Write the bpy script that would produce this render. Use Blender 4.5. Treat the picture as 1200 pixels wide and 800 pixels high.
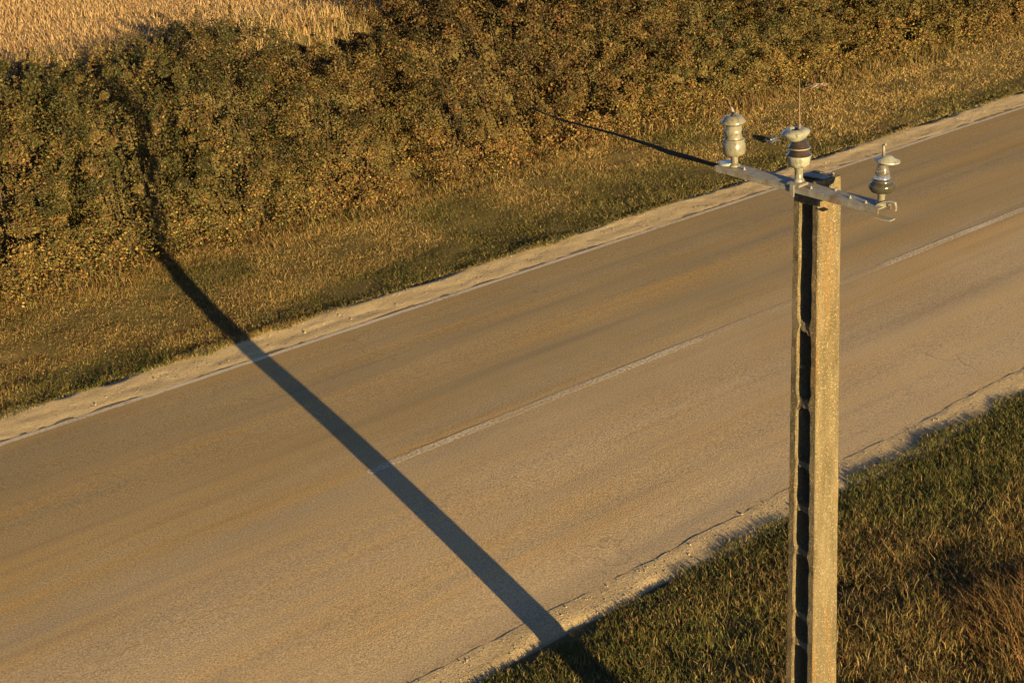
import bpy, bmesh, math, random
import numpy as np
from mathutils import Matrix, Vector

for o in list(bpy.data.objects):
    bpy.data.objects.remove(o)
scene = bpy.context.scene
rng = np.random.default_rng(7)
random.seed(7)

# World axes: X runs along the road, Y across it (0 = far edge line, -8 = near edge), Z up.
# ------------------------------------------------------------------ camera
CAM = Vector((-7.704, -17.347, 7.5))
M = ((0.7673828085, 0.2787586699, -0.5774229205),
     (-0.6379533090, 0.2415772004, -0.7312017724),
     (-0.0643366209, 0.9294805325, 0.3632172064))
cam_data = bpy.data.cameras.new("camera")
cam_data.sensor_width = 36.0
cam_data.lens = 51.0
cam_data.clip_start = 0.1
cam_data.clip_end = 5000
cam = bpy.data.objects.new("camera", cam_data)
scene.collection.objects.link(cam)
mw = Matrix(((M[0][0], M[0][1], M[0][2], CAM[0]), (M[1][0], M[1][1], M[1][2], CAM[1]),
             (M[2][0], M[2][1], M[2][2], CAM[2]), (0, 0, 0, 1)))
cam.matrix_world = mw
scene.camera = cam
cam_data.dof.use_dof = False

# ------------------------------------------------------------------ light
SUN_EL = 7.3
TO_SUN_XY = (-0.20446, -0.97888)          # horizontal direction towards the sun
el = math.radians(SUN_EL)
to_sun = Vector((TO_SUN_XY[0] * math.cos(el), TO_SUN_XY[1] * math.cos(el), math.sin(el)))
world = bpy.data.worlds.new("World")
scene.world = world
world.use_nodes = True
wn = world.node_tree
sky = wn.nodes.new("ShaderNodeTexSky")
sky.sky_type = 'NISHITA'
sky.sun_disc = False
sky.sun_elevation = el
sky.sun_rotation = math.atan2(TO_SUN_XY[0], TO_SUN_XY[1])
sky.altitude = 120
sky.air_density = 0.45
sky.dust_density = 0.3
wn.links.new(sky.outputs[0], wn.nodes["Background"].inputs[0])
wn.nodes["Background"].inputs[1].default_value = 0.05
sd = bpy.data.lights.new("sun", 'SUN')
sd.energy = 5.0
sd.angle = math.radians(0.25)
sd.color = (1.0, 0.68, 0.27)
so = bpy.data.objects.new("sun", sd)
so.rotation_euler = to_sun.to_track_quat('Z', 'Y').to_euler()
so.location = (0, -40, 30)
scene.collection.objects.link(so)
scene.view_settings.view_transform = 'Standard'
scene.view_settings.look = 'None'
scene.view_settings.gamma = 1.0
scene.view_settings.exposure = 2.15
scene.render.engine = 'CYCLES'
scene.render.resolution_x = 1024
scene.render.resolution_y = 682
scene.cycles.max_bounces = 5
scene.cycles.transparent_max_bounces = 8

COL = scene.collection


# ------------------------------------------------------------------ helpers
def tag(o, label=None, cat=None, group=None, kind=None):
    if label: o['label'] = label
    if cat: o['category'] = cat
    if group: o['group'] = group
    if kind: o['kind'] = kind
    return o


def link(name, me, mat=None, parent=None):
    o = bpy.data.objects.new(name, me)
    COL.objects.link(o)
    if mat: me.materials.append(mat)
    if parent: o.parent = parent
    return o


def np_mesh(name, verts, loops, starts, tint=None, smooth=False):
    me = bpy.data.meshes.new(name)
    me.vertices.add(len(verts))
    me.vertices.foreach_set("co", np.ascontiguousarray(verts, dtype=np.float32).ravel())
    me.loops.add(len(loops))
    me.loops.foreach_set("vertex_index", np.ascontiguousarray(loops, dtype=np.int32))
    me.polygons.add(len(starts))
    me.polygons.foreach_set("loop_start", np.ascontiguousarray(starts, dtype=np.int32))
    me.polygons.foreach_set("use_smooth", np.full(len(starts), bool(smooth)))
    me.update(calc_edges=True)
    if tint is not None:
        at = me.color_attributes.new("tint", 'FLOAT_COLOR', 'POINT')
        c = np.ones((len(verts), 4), dtype=np.float32)
        c[:, :3] = tint
        at.data.foreach_set("color", c.ravel())
    return me


class Noise:
    """smooth 2-D value noise"""
    def __init__(self, seed, cell):
        r = np.random.default_rng(seed)
        self.g = r.random((256, 256)); self.c = cell

    def __call__(self, x, y):
        x = np.asarray(x, float) / self.c + 1000.3; y = np.asarray(y, float) / self.c + 1000.7
        xi = np.floor(x).astype(int); yi = np.floor(y).astype(int)
        fx = x - xi; fy = y - yi
        fx = fx * fx * (3 - 2 * fx); fy = fy * fy * (3 - 2 * fy)
        g = self.g
        a = g[xi % 256, yi % 256]; b = g[(xi + 1) % 256, yi % 256]
        c = g[xi % 256, (yi + 1) % 256]; d = g[(xi + 1) % 256, (yi + 1) % 256]
        return (a * (1 - fx) + b * fx) * (1 - fy) + (c * (1 - fx) + d * fx) * fy


n_big = Noise(1, 3.1); n_mid = Noise(2, 1.1); n_small = Noise(3, 0.35); n_fine = Noise(4, 0.12)


def sstep(a, b, x):
    t = np.clip((np.asarray(x, float) - a) / (b - a), 0, 1)
    return t * t * (3 - 2 * t)


def in_view(x, y, z=0.0, margin=60):
    """1 where a point lies within the picture plus a margin (used only to put detail where it can be seen)"""
    d = np.stack([np.asarray(x) - CAM[0], np.asarray(y) - CAM[1], np.zeros_like(np.asarray(x, float)) + z - CAM[2]], -1)
    m = np.array(M)
    c = d @ m
    w = -c[..., 2]
    w = np.where(w < 0.1, 0.1, w)
    px = 600 + 1700 * c[..., 0] / w; py = 400 - 1700 * c[..., 1] / w
    return (c[..., 2] < -0.1) & (px > -margin) & (px < 1200 + margin) & (py > -margin) & (py < 800 + margin)


# ------------------------------------------------------------------ materials
def new_mat(name):
    m = bpy.data.materials.new(name)
    m.use_nodes = True
    nt = m.node_tree
    return m, nt, nt.nodes["Principled BSDF"]


def N(nt, typ, **kw):
    n = nt.nodes.new(typ)
    for k, v in kw.items(): setattr(n, k, v)
    return n


def noise(nt, vec, scale, detail=4, rough=0.6, sc3=None):
    if sc3:
        mp = N(nt, "ShaderNodeMapping"); mp.inputs["Scale"].default_value = sc3
        nt.links.new(vec, mp.inputs[0]); vec = mp.outputs[0]
    n = N(nt, "ShaderNodeTexNoise")
    n.inputs["Scale"].default_value = scale; n.inputs["Detail"].default_value = detail
    n.inputs["Roughness"].default_value = rough
    nt.links.new(vec, n.inputs["Vector"])
    return n.outputs["Fac"]


def ramp(nt, fac, stops):
    r = N(nt, "ShaderNodeValToRGB")
    el_ = r.color_ramp.elements
    while len(el_) < len(stops): el_.new(0.5)
    for e, (p, c) in zip(el_, stops):
        e.position = p; e.color = (*c, 1) if len(c) == 3 else c
    nt.links.new(fac, r.inputs[0])
    return r.outputs[0]


def mix(nt, fac, a, b, mode='MIX'):
    m = N(nt, "ShaderNodeMix", data_type='RGBA', blend_type=mode)
    for sock, v in ((m.inputs[0], fac), (m.inputs[6], a), (m.inputs[7], b)):
        if isinstance(v, (int, float)): sock.default_value = v
        elif isinstance(v, tuple): sock.default_value = (*v, 1)
        else: nt.links.new(v, sock)
    return m.outputs[2]


def math_(nt, op, a, b=None, clamp=False):
    m = N(nt, "ShaderNodeMath", operation=op, use_clamp=clamp)
    for s, v in ((m.inputs[0], a), (m.inputs[1], b)):
        if v is None: continue
        if isinstance(v, (int, float)): s.default_value = v
        else: nt.links.new(v, s)
    return m.outputs[0]


def bump(nt, bsdf, h, strength, dist):
    b = N(nt, "ShaderNodeBump"); b.inputs["Strength"].default_value = strength; b.inputs["Distance"].default_value = dist
    nt.links.new(h, b.inputs["Height"]); nt.links.new(b.outputs[0], bsdf.inputs["Normal"])


def coords(nt):
    return N(nt, "ShaderNodeTexCoord").outputs["Object"]


def plant_mat(name, trans=0.3, rough=0.6, spec=0.25):
    m, nt, p = new_mat(name)
    a = N(nt, "ShaderNodeAttribute", attribute_name="tint")
    p.inputs["Roughness"].default_value = rough
    p.inputs["Specular IOR Level"].default_value = spec
    nt.links.new(a.outputs["Color"], p.inputs["Base Color"])
    t = N(nt, "ShaderNodeBsdfTranslucent"); nt.links.new(a.outputs["Color"], t.inputs[0])
    mx = N(nt, "ShaderNodeMixShader"); mx.inputs[0].default_value = trans
    nt.links.new(p.outputs[0], mx.inputs[1]); nt.links.new(t.outputs[0], mx.inputs[2])
    nt.links.new(mx.outputs[0], nt.nodes["Material Output"].inputs[0])
    return m


MAT_LEAF = plant_mat("leaf", 0.12, 0.6, 0.2)
MAT_GRASS = plant_mat("grass_blade", 0.3, 0.6, 0.2)
MAT_STRAW = plant_mat("straw", 0.2, 0.7, 0.2)

# asphalt
MAT_ROAD, nt, p = new_mat("asphalt")
co = coords(nt)
streak = noise(nt, co, 1.0, 5, 0.62, (0.07, 1.6, 1))
streak2 = noise(nt, co, 1.0, 4, 0.55, (0.16, 4.0, 1))
patch = noise(nt, co, 0.45, 3, 0.5)
grain = noise(nt, co, 52, 3, 0.85)
grain2 = noise(nt, co, 20, 3, 0.7)
base = ramp(nt, streak, [(0.32, (0.245, 0.216, 0.158)), (0.50, (0.285, 0.235, 0.145)), (0.66, (0.335, 0.248, 0.118))])
base = mix(nt, math_(nt, 'MULTIPLY', ramp(nt, patch, [(0.35, (0, 0, 0)), (0.7, (1, 1, 1))]), 0.45), base, (0.33, 0.285, 0.195))
tyre = ramp(nt, streak2, [(0.34, (0.86, 0.86, 0.88)), (0.47, (1, 1, 1)), (0.72, (1.06, 1.05, 1.0))])
base = mix(nt, 0.8, base, tyre, 'MULTIPLY')
sep = N(nt, "ShaderNodeSeparateXYZ"); nt.links.new(co, sep.inputs[0])
lane = N(nt, "ShaderNodeMapRange", interpolation_type='SMOOTHSTEP'); lane.inputs[1].default_value = -5.2; lane.inputs[2].default_value = -2.6
nt.links.new(math_(nt, 'ADD', sep.outputs[1], math_(nt, 'MULTIPLY', streak, 1.5)), lane.inputs[0])
base = mix(nt, 1.0, base, mix(nt, lane.outputs[0], (1.07, 1.02, 1.04), (0.90, 0.840, 0.745)), 'MULTIPLY')
wear = ramp(nt, noise(nt, co, 1.0, 4, 0.6, (0.06, 0.9, 1)), [(0.34, (0.88, 0.88, 0.89)), (0.58, (1.03, 1.03, 1.03))])
base = mix(nt, 1.0, base, wear, 'MULTIPLY')
g = ramp(nt, grain, [(0.36, (0.50, 0.49, 0.48)), (0.5, (1, 1, 1)), (0.64, (1.6, 1.56, 1.44))])
base = mix(nt, 0.75, base, g, 'MULTIPLY')
nt.links.new(base, p.inputs["Base Color"])
p.inputs["Roughness"].default_value = 0.85
p.inputs["Specular IOR Level"].default_value = 0.25
bump(nt, p, math_(nt, 'ADD', grain, math_(nt, 'MULTIPLY', grain2, 0.35)), 0.75, 0.009)

vo = N(nt, "ShaderNodeTexVoronoi", feature='DISTANCE_TO_EDGE'); vo.inputs["Scale"].default_value = 0.55
wob = N(nt, "ShaderNodeVectorMath", operation='ADD'); nt.links.new(co, wob.inputs[0])
wn_ = N(nt, "ShaderNodeTexNoise"); wn_.inputs["Scale"].default_value = 1.6; wn_.inputs["Detail"].default_value = 5; nt.links.new(co, wn_.inputs["Vector"])
nt.links.new(wn_.outputs["Color"], wob.inputs[1]); nt.links.new(wob.outputs[0], vo.inputs["Vector"])
crack = math_(nt, 'MULTIPLY', ramp(nt, vo.outputs["Distance"], [(0.0, (1, 1, 1)), (0.006, (0, 0, 0))]),
              ramp(nt, noise(nt, co, 0.5, 3, 0.6), [(0.55, (0, 0, 0)), (0.68, (0.55, 0.55, 0.55))]))
base = mix(nt, crack, base, (0.07, 0.06, 0.045))
nt.links.new(base, p.inputs["Base Color"])

# worn line paint: alpha broken up by wear
def paint_mat(name, wear_lo, wear_hi, col):
    m, nt, p = new_mat(name)
    co = coords(nt)
    w = noise(nt, co, 24, 5, 0.75)
    w2 = noise(nt, co, 1.0, 3, 0.6, (0.5, 3, 1))
    f = math_(nt, 'ADD', math_(nt, 'MULTIPLY', w, 0.65), math_(nt, 'MULTIPLY', w2, 0.35))
    al = ramp(nt, f, [(wear_lo, (0, 0, 0)), (wear_hi, (1, 1, 1))])
    p.inputs["Base Color"].default_value = (*col, 1)
    p.inputs["Roughness"].default_value = 0.7
    bump(nt, p, noise(nt, co, 85, 3, 0.75), 0.5, 0.006)
    nt.links.new(al, p.inputs["Alpha"])
    return m
MAT_PAINT = paint_mat("worn_white_paint", 0.37, 0.60, (0.49, 0.435, 0.33))
MAT_PAINT_FAINT = paint_mat("faded_white_paint", 0.40, 0.68, (0.44, 0.385, 0.29))

MAT_PAINT_EDGE = paint_mat("edge_line_paint", 0.30, 0.50, (0.54, 0.48, 0.37))
# gravel / soil / field
def ground_mat(name, cols, scale=30, bstr=0.8, bdist=0.02, stretch=None, fleck=0.35):
    m, nt, p = new_mat(name)
    co = coords(nt)
    a = noise(nt, co, 1.3, 5, 0.6, stretch)
    b = noise(nt, co, scale, 5, 0.75)
    c = ramp(nt, a, [(0.3, cols[0]), (0.5, cols[1]), (0.7, cols[2])])
    fl = ramp(nt, b, [(0.34, (1 - fleck,) * 3), (0.5, (1, 1, 1)), (0.68, (1 + fleck,) * 3)])
    nt.links.new(mix(nt, 1.0, c, fl, 'MULTIPLY'), p.inputs["Base Color"])
    p.inputs["Roughness"].default_value = 0.95
    p.inputs["Specular IOR Level"].default_value = 0.1
    bump(nt, p, b, bstr, bdist)
    return m
MAT_GRAVEL = ground_mat("pale_gravel", [(0.35, 0.28, 0.165), (0.44, 0.355, 0.215), (0.52, 0.425, 0.26)], 48, 0.8, 0.016, (0.5, 2.5, 1), 0.28)
MAT_GRAVEL_NEAR = ground_mat("dusty_gravel", [(0.25, 0.205, 0.135), (0.31, 0.255, 0.168), (0.37, 0.305, 0.20)], 48, 0.9, 0.02, (0.5, 2.5, 1), 0.4)
MAT_SOIL = ground_mat("grassy_soil", [(0.055, 0.050, 0.022), (0.095, 0.080, 0.036), (0.15, 0.115, 0.055)], 38, 1.0, 0.05)
MAT_FIELD = ground_mat("stubble_soil", [(0.17, 0.115, 0.055), (0.23, 0.16, 0.08), (0.30, 0.21, 0.11)], 16, 1.0, 0.05, (0.5, 2.2, 1))
MAT_STONE = ground_mat("pebble", [(0.14, 0.11, 0.075), (0.22, 0.18, 0.12), (0.32, 0.26, 0.18)], 8, 0.3, 0.004)

# old concrete
MAT_CONC, nt, p = new_mat("weathered_concrete")
co = coords(nt)
a = noise(nt, co, 2.2, 4, 0.6, (6, 6, 1))
b = noise(nt, co, 95, 3, 0.8)
d = noise(nt, co, 42, 4, 0.7)
v = N(nt, "ShaderNodeTexVoronoi"); v.inputs["Scale"].default_value = 75; nt.links.new(co, v.inputs["Vector"])
c = ramp(nt, a, [(0.32, (0.064, 0.055, 0.034)), (0.5, (0.096, 0.083, 0.054)), (0.68, (0.132, 0.115, 0.078))])
c = mix(nt, ramp(nt, noise(nt, co, 1.0, 5, 0.7, (14, 14, 1.2)), [(0.50, (0, 0, 0)), (0.66, (0.75, 0.75, 0.75))]), c, (0.135, 0.082, 0.030))
c = mix(nt, ramp(nt, d, [(0.30, (1, 1, 1)), (0.40, (0, 0, 0))]), c, (0.045, 0.037, 0.024))
c = mix(nt, ramp(nt, noise(nt, co, 75, 2, 0.65), [(0.56, (0, 0, 0)), (0.68, (1, 1, 1))]), c, (0.20, 0.172, 0.120))
c = mix(nt, ramp(nt, noise(nt, co, 110, 2, 0.6), [(0.34, (0.8, 0.8, 0.8)), (0.42, (0, 0, 0))]), c, (0.045, 0.036, 0.022))
nt.links.new(c, p.inputs["Base Color"])
p.inputs["Roughness"].default_value = 0.9
p.inputs["Specular IOR Level"].default_value = 0.2
bump(nt, p, math_(nt, 'ADD', b, math_(nt, 'MULTIPLY', d, 1.4)), 1.0, 0.010)

MAT_RUST = ground_mat("rusty_rod", [(0.06, 0.045, 0.035), (0.10, 0.075, 0.055), (0.14, 0.10, 0.07)], 80, 0.3, 0.002)

# galvanised steel with rust
MAT_STEEL, nt, p = new_mat("weathered_steel")
co = coords(nt)
a = noise(nt, co, 7, 5, 0.65, (2.5, 1, 1)); b = noise(nt, co, 45, 4, 0.7)
c = ramp(nt, a, [(0.40, (0.175, 0.185, 0.18)), (0.54, (0.145, 0.14, 0.125)), (0.66, (0.12, 0.07, 0.04))])
c = mix(nt, 0.5, c, ramp(nt, b, [(0.35, (0.6, 0.6, 0.6)), (0.6, (1.2, 1.2, 1.2))]), 'MULTIPLY')
nt.links.new(c, p.inputs["Base Color"])
p.inputs["Metallic"].default_value = 0.35; p.inputs["Roughness"].default_value = 0.55
bump(nt, p, b, 0.3, 0.003)


def glaze(name, c0, c1, rough=0.25, trans=0.0):
    m, nt, p = new_mat(name)
    a = noise(nt, coords(nt), 14, 4, 0.65)
    dirt = noise(nt, coords(nt), 1.0, 5, 0.75, (40, 40, 14))
    gc = mix(nt, ramp(nt, dirt, [(0.50, (0, 0, 0)), (0.66, (0.7, 0.7, 0.7))]) if not trans else 0.0, ramp(nt, a, [(0.35, c0), (0.65, c1)]), (0.035, 0.028, 0.018))
    nt.links.new(gc, p.inputs["Base Color"])
    p.inputs["Roughness"].default_value = rough
    p.inputs["Transmission Weight"].default_value = trans
    p.inputs["Specular IOR Level"].default_value = 0.5
    return m
MAT_GREY_GLAZE = glaze("grey_porcelain", (0.085, 0.088, 0.076), (0.135, 0.134, 0.112))
MAT_PALE_GLAZE = glaze("pale_porcelain", (0.135, 0.148, 0.136), (0.205, 0.215, 0.190), 0.22)
MAT_BROWN_GLAZE = glaze("brown_porcelain", (0.012, 0.009, 0.008), (0.028, 0.020, 0.016), 0.12)
MAT_GLASS = glaze("smoky_glass", (0.40, 0.38, 0.33), (0.46, 0.44, 0.38), 0.06, 0.9)
MAT_DARK_GLASS = glaze("dark_glass", (0.03, 0.03, 0.022), (0.06, 0.055, 0.04), 0.12, 0.3)
MAT_RUBBER = ground_mat("dark_cable_sheath", [(0.018, 0.016, 0.012), (0.028, 0.024, 0.018), (0.045, 0.037, 0.026)], 60, 0.3, 0.003)
MAT_BARK = ground_mat("bark", [(0.025, 0.02, 0.014), (0.04, 0.032, 0.022), (0.06, 0.05, 0.035)], 60, 0.8, 0.01)
MAT_BAG = glaze("blue_grey_plastic", (0.02, 0.026, 0.045), (0.05, 0.06, 0.085), 0.35)
MAT_PALE_SCRAP = glaze("pale_plastic", (0.13, 0.10, 0.07), (0.20, 0.16, 0.12), 0.6)


# ------------------------------------------------------------------ ground
def road_z(y):
    t = (y + 4.0) / 4.0
    return 0.068 * (1 - min(t * t, 1.0))


def terr_z(x, y):
    x = np.asarray(x, float); y = np.asarray(y, float)
    z = 0.15 * sstep(1.2, 4.6, y) - 0.05 * np.clip(-y - 8.5, 0, 5)
    rough = np.where(y > 0, sstep(1.0, 1.6, y), sstep(8.45, 9.2, -y))
    z = z + rough * (0.05 * (n_mid(x, y) - 0.5) + 0.03 * (n_small(x, y) - 0.5))
    return z


def sheet(name, xs, ys, zf, mat, kind='structure', jag=False):
    X, Y = np.meshgrid(xs, ys, indexing='ij')
    Z = zf(X, Y)
    if jag:
        e = (n_edge(X, Y * 0) - 0.5) * 0.05 + (n_edge2(X, Y * 0) - 0.5) * 0.04
        Y = Y + np.where(Y >= ys[-1] - 1e-6, e, 0)
    v = np.stack([X, Y, Z], -1).reshape(-1, 3)
    nx, ny = len(xs), len(ys)
    i, j = np.meshgrid(np.arange(nx - 1), np.arange(ny - 1), indexing='ij')
    q = np.stack([i * ny + j, (i + 1) * ny + j, (i + 1) * ny + j + 1, i * ny + j + 1], -1).reshape(-1)
    me = np_mesh(name, v, q, np.arange(0, len(q), 4), smooth=True)
    o = link(name, me, mat)
    tag(o, kind=kind)
    return o


XL = np.concatenate([[-1500, -400, -120, -50, -25], np.arange(-12, 36, 0.2), [38, 45, 60, 90, 150, 400, 1500]])
XR = np.concatenate([[-1500, -300, -60], np.arange(-12, 36, 0.25), [50, 90, 300, 1500]])
# wide base ground to the horizon, a little below everything else
sheet("ground", np.array([-3000, -500, 0, 500, 3000.]), np.array([-3000, -500, 0, 500, 3000.]),
      lambda x, y: x * 0 - 0.25, MAT_SOIL)
road_y = np.concatenate([np.linspace(-8.12, 0.10, 48)])
n_edge = Noise(9, 0.22); n_edge2 = Noise(10, 0.9)
def road_sheet():
    X, Y = np.meshgrid(XR if False else np.concatenate([[-1500, -300, -60], np.arange(-12, 36, 0.06), [50, 90, 300, 1500]]), road_y, indexing='ij')
    # crumbling edges
    e = (n_edge(X, Y * 0) - 0.5) * 0.05 + (n_edge2(X, Y * 0) - 0.5) * 0.05
    Y = np.where(np.abs(Y + 8.12) < 1e-6, Y + e, Y)
    Y = np.where(np.abs(Y - 0.10) < 1e-6, Y + e * 0.7, Y)
    t = (Y + 4) / 4.0
    Z = 0.068 * (1 - np.minimum(t * t, 1.05)) + 0.012
    Z = np.where((Y < -7.93), Z, Z)
    nx, ny = X.shape
    v = np.stack([X, Y, Z], -1).reshape(-1, 3)
    i, j = np.meshgrid(np.arange(nx - 1), np.arange(ny - 1), indexing='ij')
    q = np.stack([i * ny + j, (i + 1) * ny + j, (i + 1) * ny + j + 1, i * ny + j + 1], -1).reshape(-1)
    # skirts so that the asphalt has a visible thickness
    base = len(v)
    b0 = v.reshape(nx, ny, 3)[:, 0].copy(); b0[:, 2] -= 0.05
    b1 = v.reshape(nx, ny, 3)[:, -1].copy(); b1[:, 2] -= 0.05
    v = np.concatenate([v, b0, b1])
    k = np.arange(nx - 1)
    s0 = np.stack([base + k, base + k + 1, (k + 1) * ny, k * ny], -1).reshape(-1)
    s1 = np.stack([k * ny + ny - 1, (k + 1) * ny + ny - 1, base + nx + k + 1, base + nx + k], -1).reshape(-1)
    q = np.concatenate([q, s0, s1])
    o = link("road", np_mesh("road", v, q, np.arange(0, len(q), 4), smooth=False), MAT_ROAD)
    tag(o, kind='structure')
road_sheet()

def grav_z(x, y):
    return 0.006 + 0.004 * sstep(0.35, 0.1, np.abs(np.asarray(y, float) - 0.05)) + 0.008 * (n_small(x, y) - 0.5) + 0.010 * (n_fine(x, y) - 0.5)
def grav_z_near(x, y):
    return 0.0105 + grav_z(x, y) * 0.6 - 0.010 * sstep(8.05, 8.3, -np.asarray(y)) - 0.07 * sstep(8.36, 8.60, -y + 0.22 * (n_edge2(x * 0.7, 0 * x + 2) - 0.5) + 0.12 * (n_small(x, y) - 0.5))
def grav_z_far(x, y):
    y = np.asarray(y, float)
    return grav_z(x, y) - 0.09 * sstep(0.80, 1.15, y + 0.35 * (n_edge2(x * 0.8, 0 * x) - 0.5) + 0.2 * (n_small(x, y) - 0.5))
XG = np.concatenate([[-1500, -300, -60], np.arange(-12, 36, 0.08), [50, 90, 300, 1500]])
sheet("gravel_shoulder", XG, np.arange(-0.2, 1.66, 0.06), grav_z_far, MAT_GRAVEL)
sheet("gravel_shoulder", XG, np.arange(-8.92, -8.0, 0.06), grav_z_near, MAT_GRAVEL_NEAR, jag=True)
sheet("grass_verge", XL, np.concatenate([np.arange(0.95, 6, 0.2), [6.2]]),
      lambda x, y: terr_z(x, y) + 0.02 * sstep(0.95, 1.3, y) - 0.03 + 0.02 * (n_small(x, y) - 0.5), MAT_SOIL)
sheet("grass_verge", XL, np.concatenate([[-300, -120, -60, -40, -30, -22], np.arange(-18, -8.3, 0.2)]),
      lambda x, y: terr_z(x, y) - 0.025 + 0.01 * (n_small(x, y) - 0.5), MAT_SOIL)
def field_z(x, y):
    y = np.asarray(y, float)
    return 3.15 + 0.045 * np.clip(y - 8, 0, 50) + 0.10 * (n_big(x, y) - 0.5) + 0.05 * (n_mid(x, y) - 0.5)
XF = np.concatenate([[-1500, -400, -120, -40], np.arange(-20, 80, 0.8), [120, 250, 600, 1500]])
sheet("stubble_field", XF, np.concatenate([np.arange(7.9, 60, 0.8), [80, 120, 250, 700, 1500]]),
      field_z, MAT_FIELD)

# bank under the hedge, rising from the verge to the level of the field
sheet("bank", XF, np.array([5.5, 5.9, 6.3, 6.7, 7.1, 7.5, 7.9, 8.4]),
      lambda x, y: 0.10 + (field_z(x, y) - 0.12) * sstep(5.7, 8.1, y) + 0.08 * (n_small(x, y) - 0.5), MAT_SOIL)

# painted lines (follow the camber, 4 mm above)
def line(name, x0, x1, yc, w, mat, step=0.12, jag=0.012):
    xs = np.arange(x0, x1 + step, step)
    e0 = (n_edge(xs * 3, 0 * xs + 5) - 0.5) * 2 * jag; e1 = (n_edge(xs * 3, 0 * xs + 11) - 0.5) * 2 * jag
    v = []
    for k, x in enumerate(xs):
        for yy in (yc - w / 2 + e0[k], yc + w / 2 + e1[k]):
            v.append((x, yy, road_z(yy) + 0.0165))
    v = np.array(v); n = len(xs)
    k = np.arange(n - 1)
    q = np.stack([2 * k, 2 * k + 2, 2 * k + 3, 2 * k + 1], -1).reshape(-1)
    o = link(name, np_mesh(name, v, q, np.arange(0, len(q), 4)), mat)
    return tag(o, kind='structure')
line("edge_line", -40, 120, -0.05, 0.11, MAT_PAINT_EDGE)
dashes = [(-12.5, -8.0), (-3.95 - 4.5, -3.95), (0.25, 6.1), (6.1, 10.2), (10.2, 26)]
line("centre_line", -8.4, -4.15, -4.33, 0.13, MAT_PAINT_FAINT)
line("centre_line", 0.30, 5.9, -4.33, 0.135, MAT_PAINT)
line("centre_line", 5.9, 9.9, -4.33, 0.13, MAT_PAINT_FAINT)
line("centre_line", 9.9, 19.0, -4.33, 0.14, MAT_PAINT)
line("centre_line", 22.0, 40.0, -4.33, 0.14, MAT_PAINT)


# ------------------------------------------------------------------ blades, leaves, pebbles
def blades(pos, h, w, lean, tint, bend=0.6, yaw=None, leandir=None):
    """grass blades: quad + tip triangle each"""
    n = len(pos)
    if yaw is None: yaw = rng.uniform(0, 2 * np.pi, n)
    side = np.stack([np.cos(yaw), np.sin(yaw), np.zeros(n)], -1)
    la = rng.uniform(0, 2 * np.pi, n) if leandir is None else leandir
    ld = np.stack([np.cos(la), np.sin(la), np.zeros(n)], -1)
    up = np.array([0, 0, 1.0])
    h = h[:, None]; w = w[:, None]; lean = lean[:, None]
    mid = pos + up * h * 0.55 + ld * h * lean * (1 - bend) * 0.6
    tip = pos + up * h * np.sqrt(np.clip(1 - (lean * 0.8) ** 2, 0.1, 1)) + ld * h * lean
    v = np.stack([pos - side * w / 2, pos + side * w / 2, mid + side * w * 0.36, mid - side * w * 0.36, tip], 1)
    i = np.arange(n) * 5
    lp = np.stack([i, i + 1, i + 2, i + 3, i + 3, i + 2, i + 4], -1).reshape(-1)
    st = np.stack([np.arange(n) * 7, np.arange(n) * 7 + 4], -1).reshape(-1)
    return v.reshape(-1, 3), lp, st, np.repeat(tint, 5, axis=0)


def leaves(pos, nrm, size, tint, aspect=0.62):
    """folded diamond leaves"""
    n = len(pos)
    r = rng.normal(size=(n, 3))
    d = nrm * 0.9 + r * 0.85; d /= np.linalg.norm(d, axis=1, keepdims=True)
    a = rng.normal(size=(n, 3)); a -= (a * d).sum(1, keepdims=True) * d; a /= np.linalg.norm(a, axis=1, keepdims=True)
    b = np.cross(d, a)
    s = size[:, None]
    f = rng.uniform(-0.12, 0.25, (n, 1))
    v = np.stack([pos - a * s * 0.5, pos + b * s * aspect * 0.5 + a * s * 0.05 + d * s * f, pos + a * s * 0.5,
                  pos - b * s * aspect * 0.5 + a * s * 0.05 + d * s * f], 1)
    i = np.arange(n) * 4
    lp = np.stack([i, i + 1, i + 2, i, i + 2, i + 3], -1).reshape(-1)
    st = np.arange(0, n * 6, 3)
    return v.reshape(-1, 3), lp, st, np.repeat(tint, 4, axis=0)


def pick(pal, weights):
    """weights (n,k) -> colours (n,3) with small variation"""
    w = np.clip(weights, 1e-4, None); w = w / w.sum(1, keepdims=True)
    u = rng.random((len(w), 1))
    k = (np.cumsum(w, 1) < u).sum(1).clip(0, w.shape[1] - 1)
    c = np.array(pal)[k]
    return c * rng.uniform(0.82, 1.18, (len(w), 1)) * rng.uniform(0.92, 1.08, (len(w), 3))


G_GREEN = (0.036, 0.044, 0.012); G_OLIVE = (0.062, 0.056, 0.018); G_STRAW = (0.130, 0.100, 0.050)
G_OCHRE = (0.085, 0.056, 0.021); G_RUST = (0.060, 0.031, 0.015); G_DARK = (0.022, 0.025, 0.009)

def scatter(x0, x1, y0, y1, dens):
    n = int((x1 - x0) * (y1 - y0) * dens)
    return rng.uniform(x0, x1, n), rng.uniform(y0, y1, n)

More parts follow.
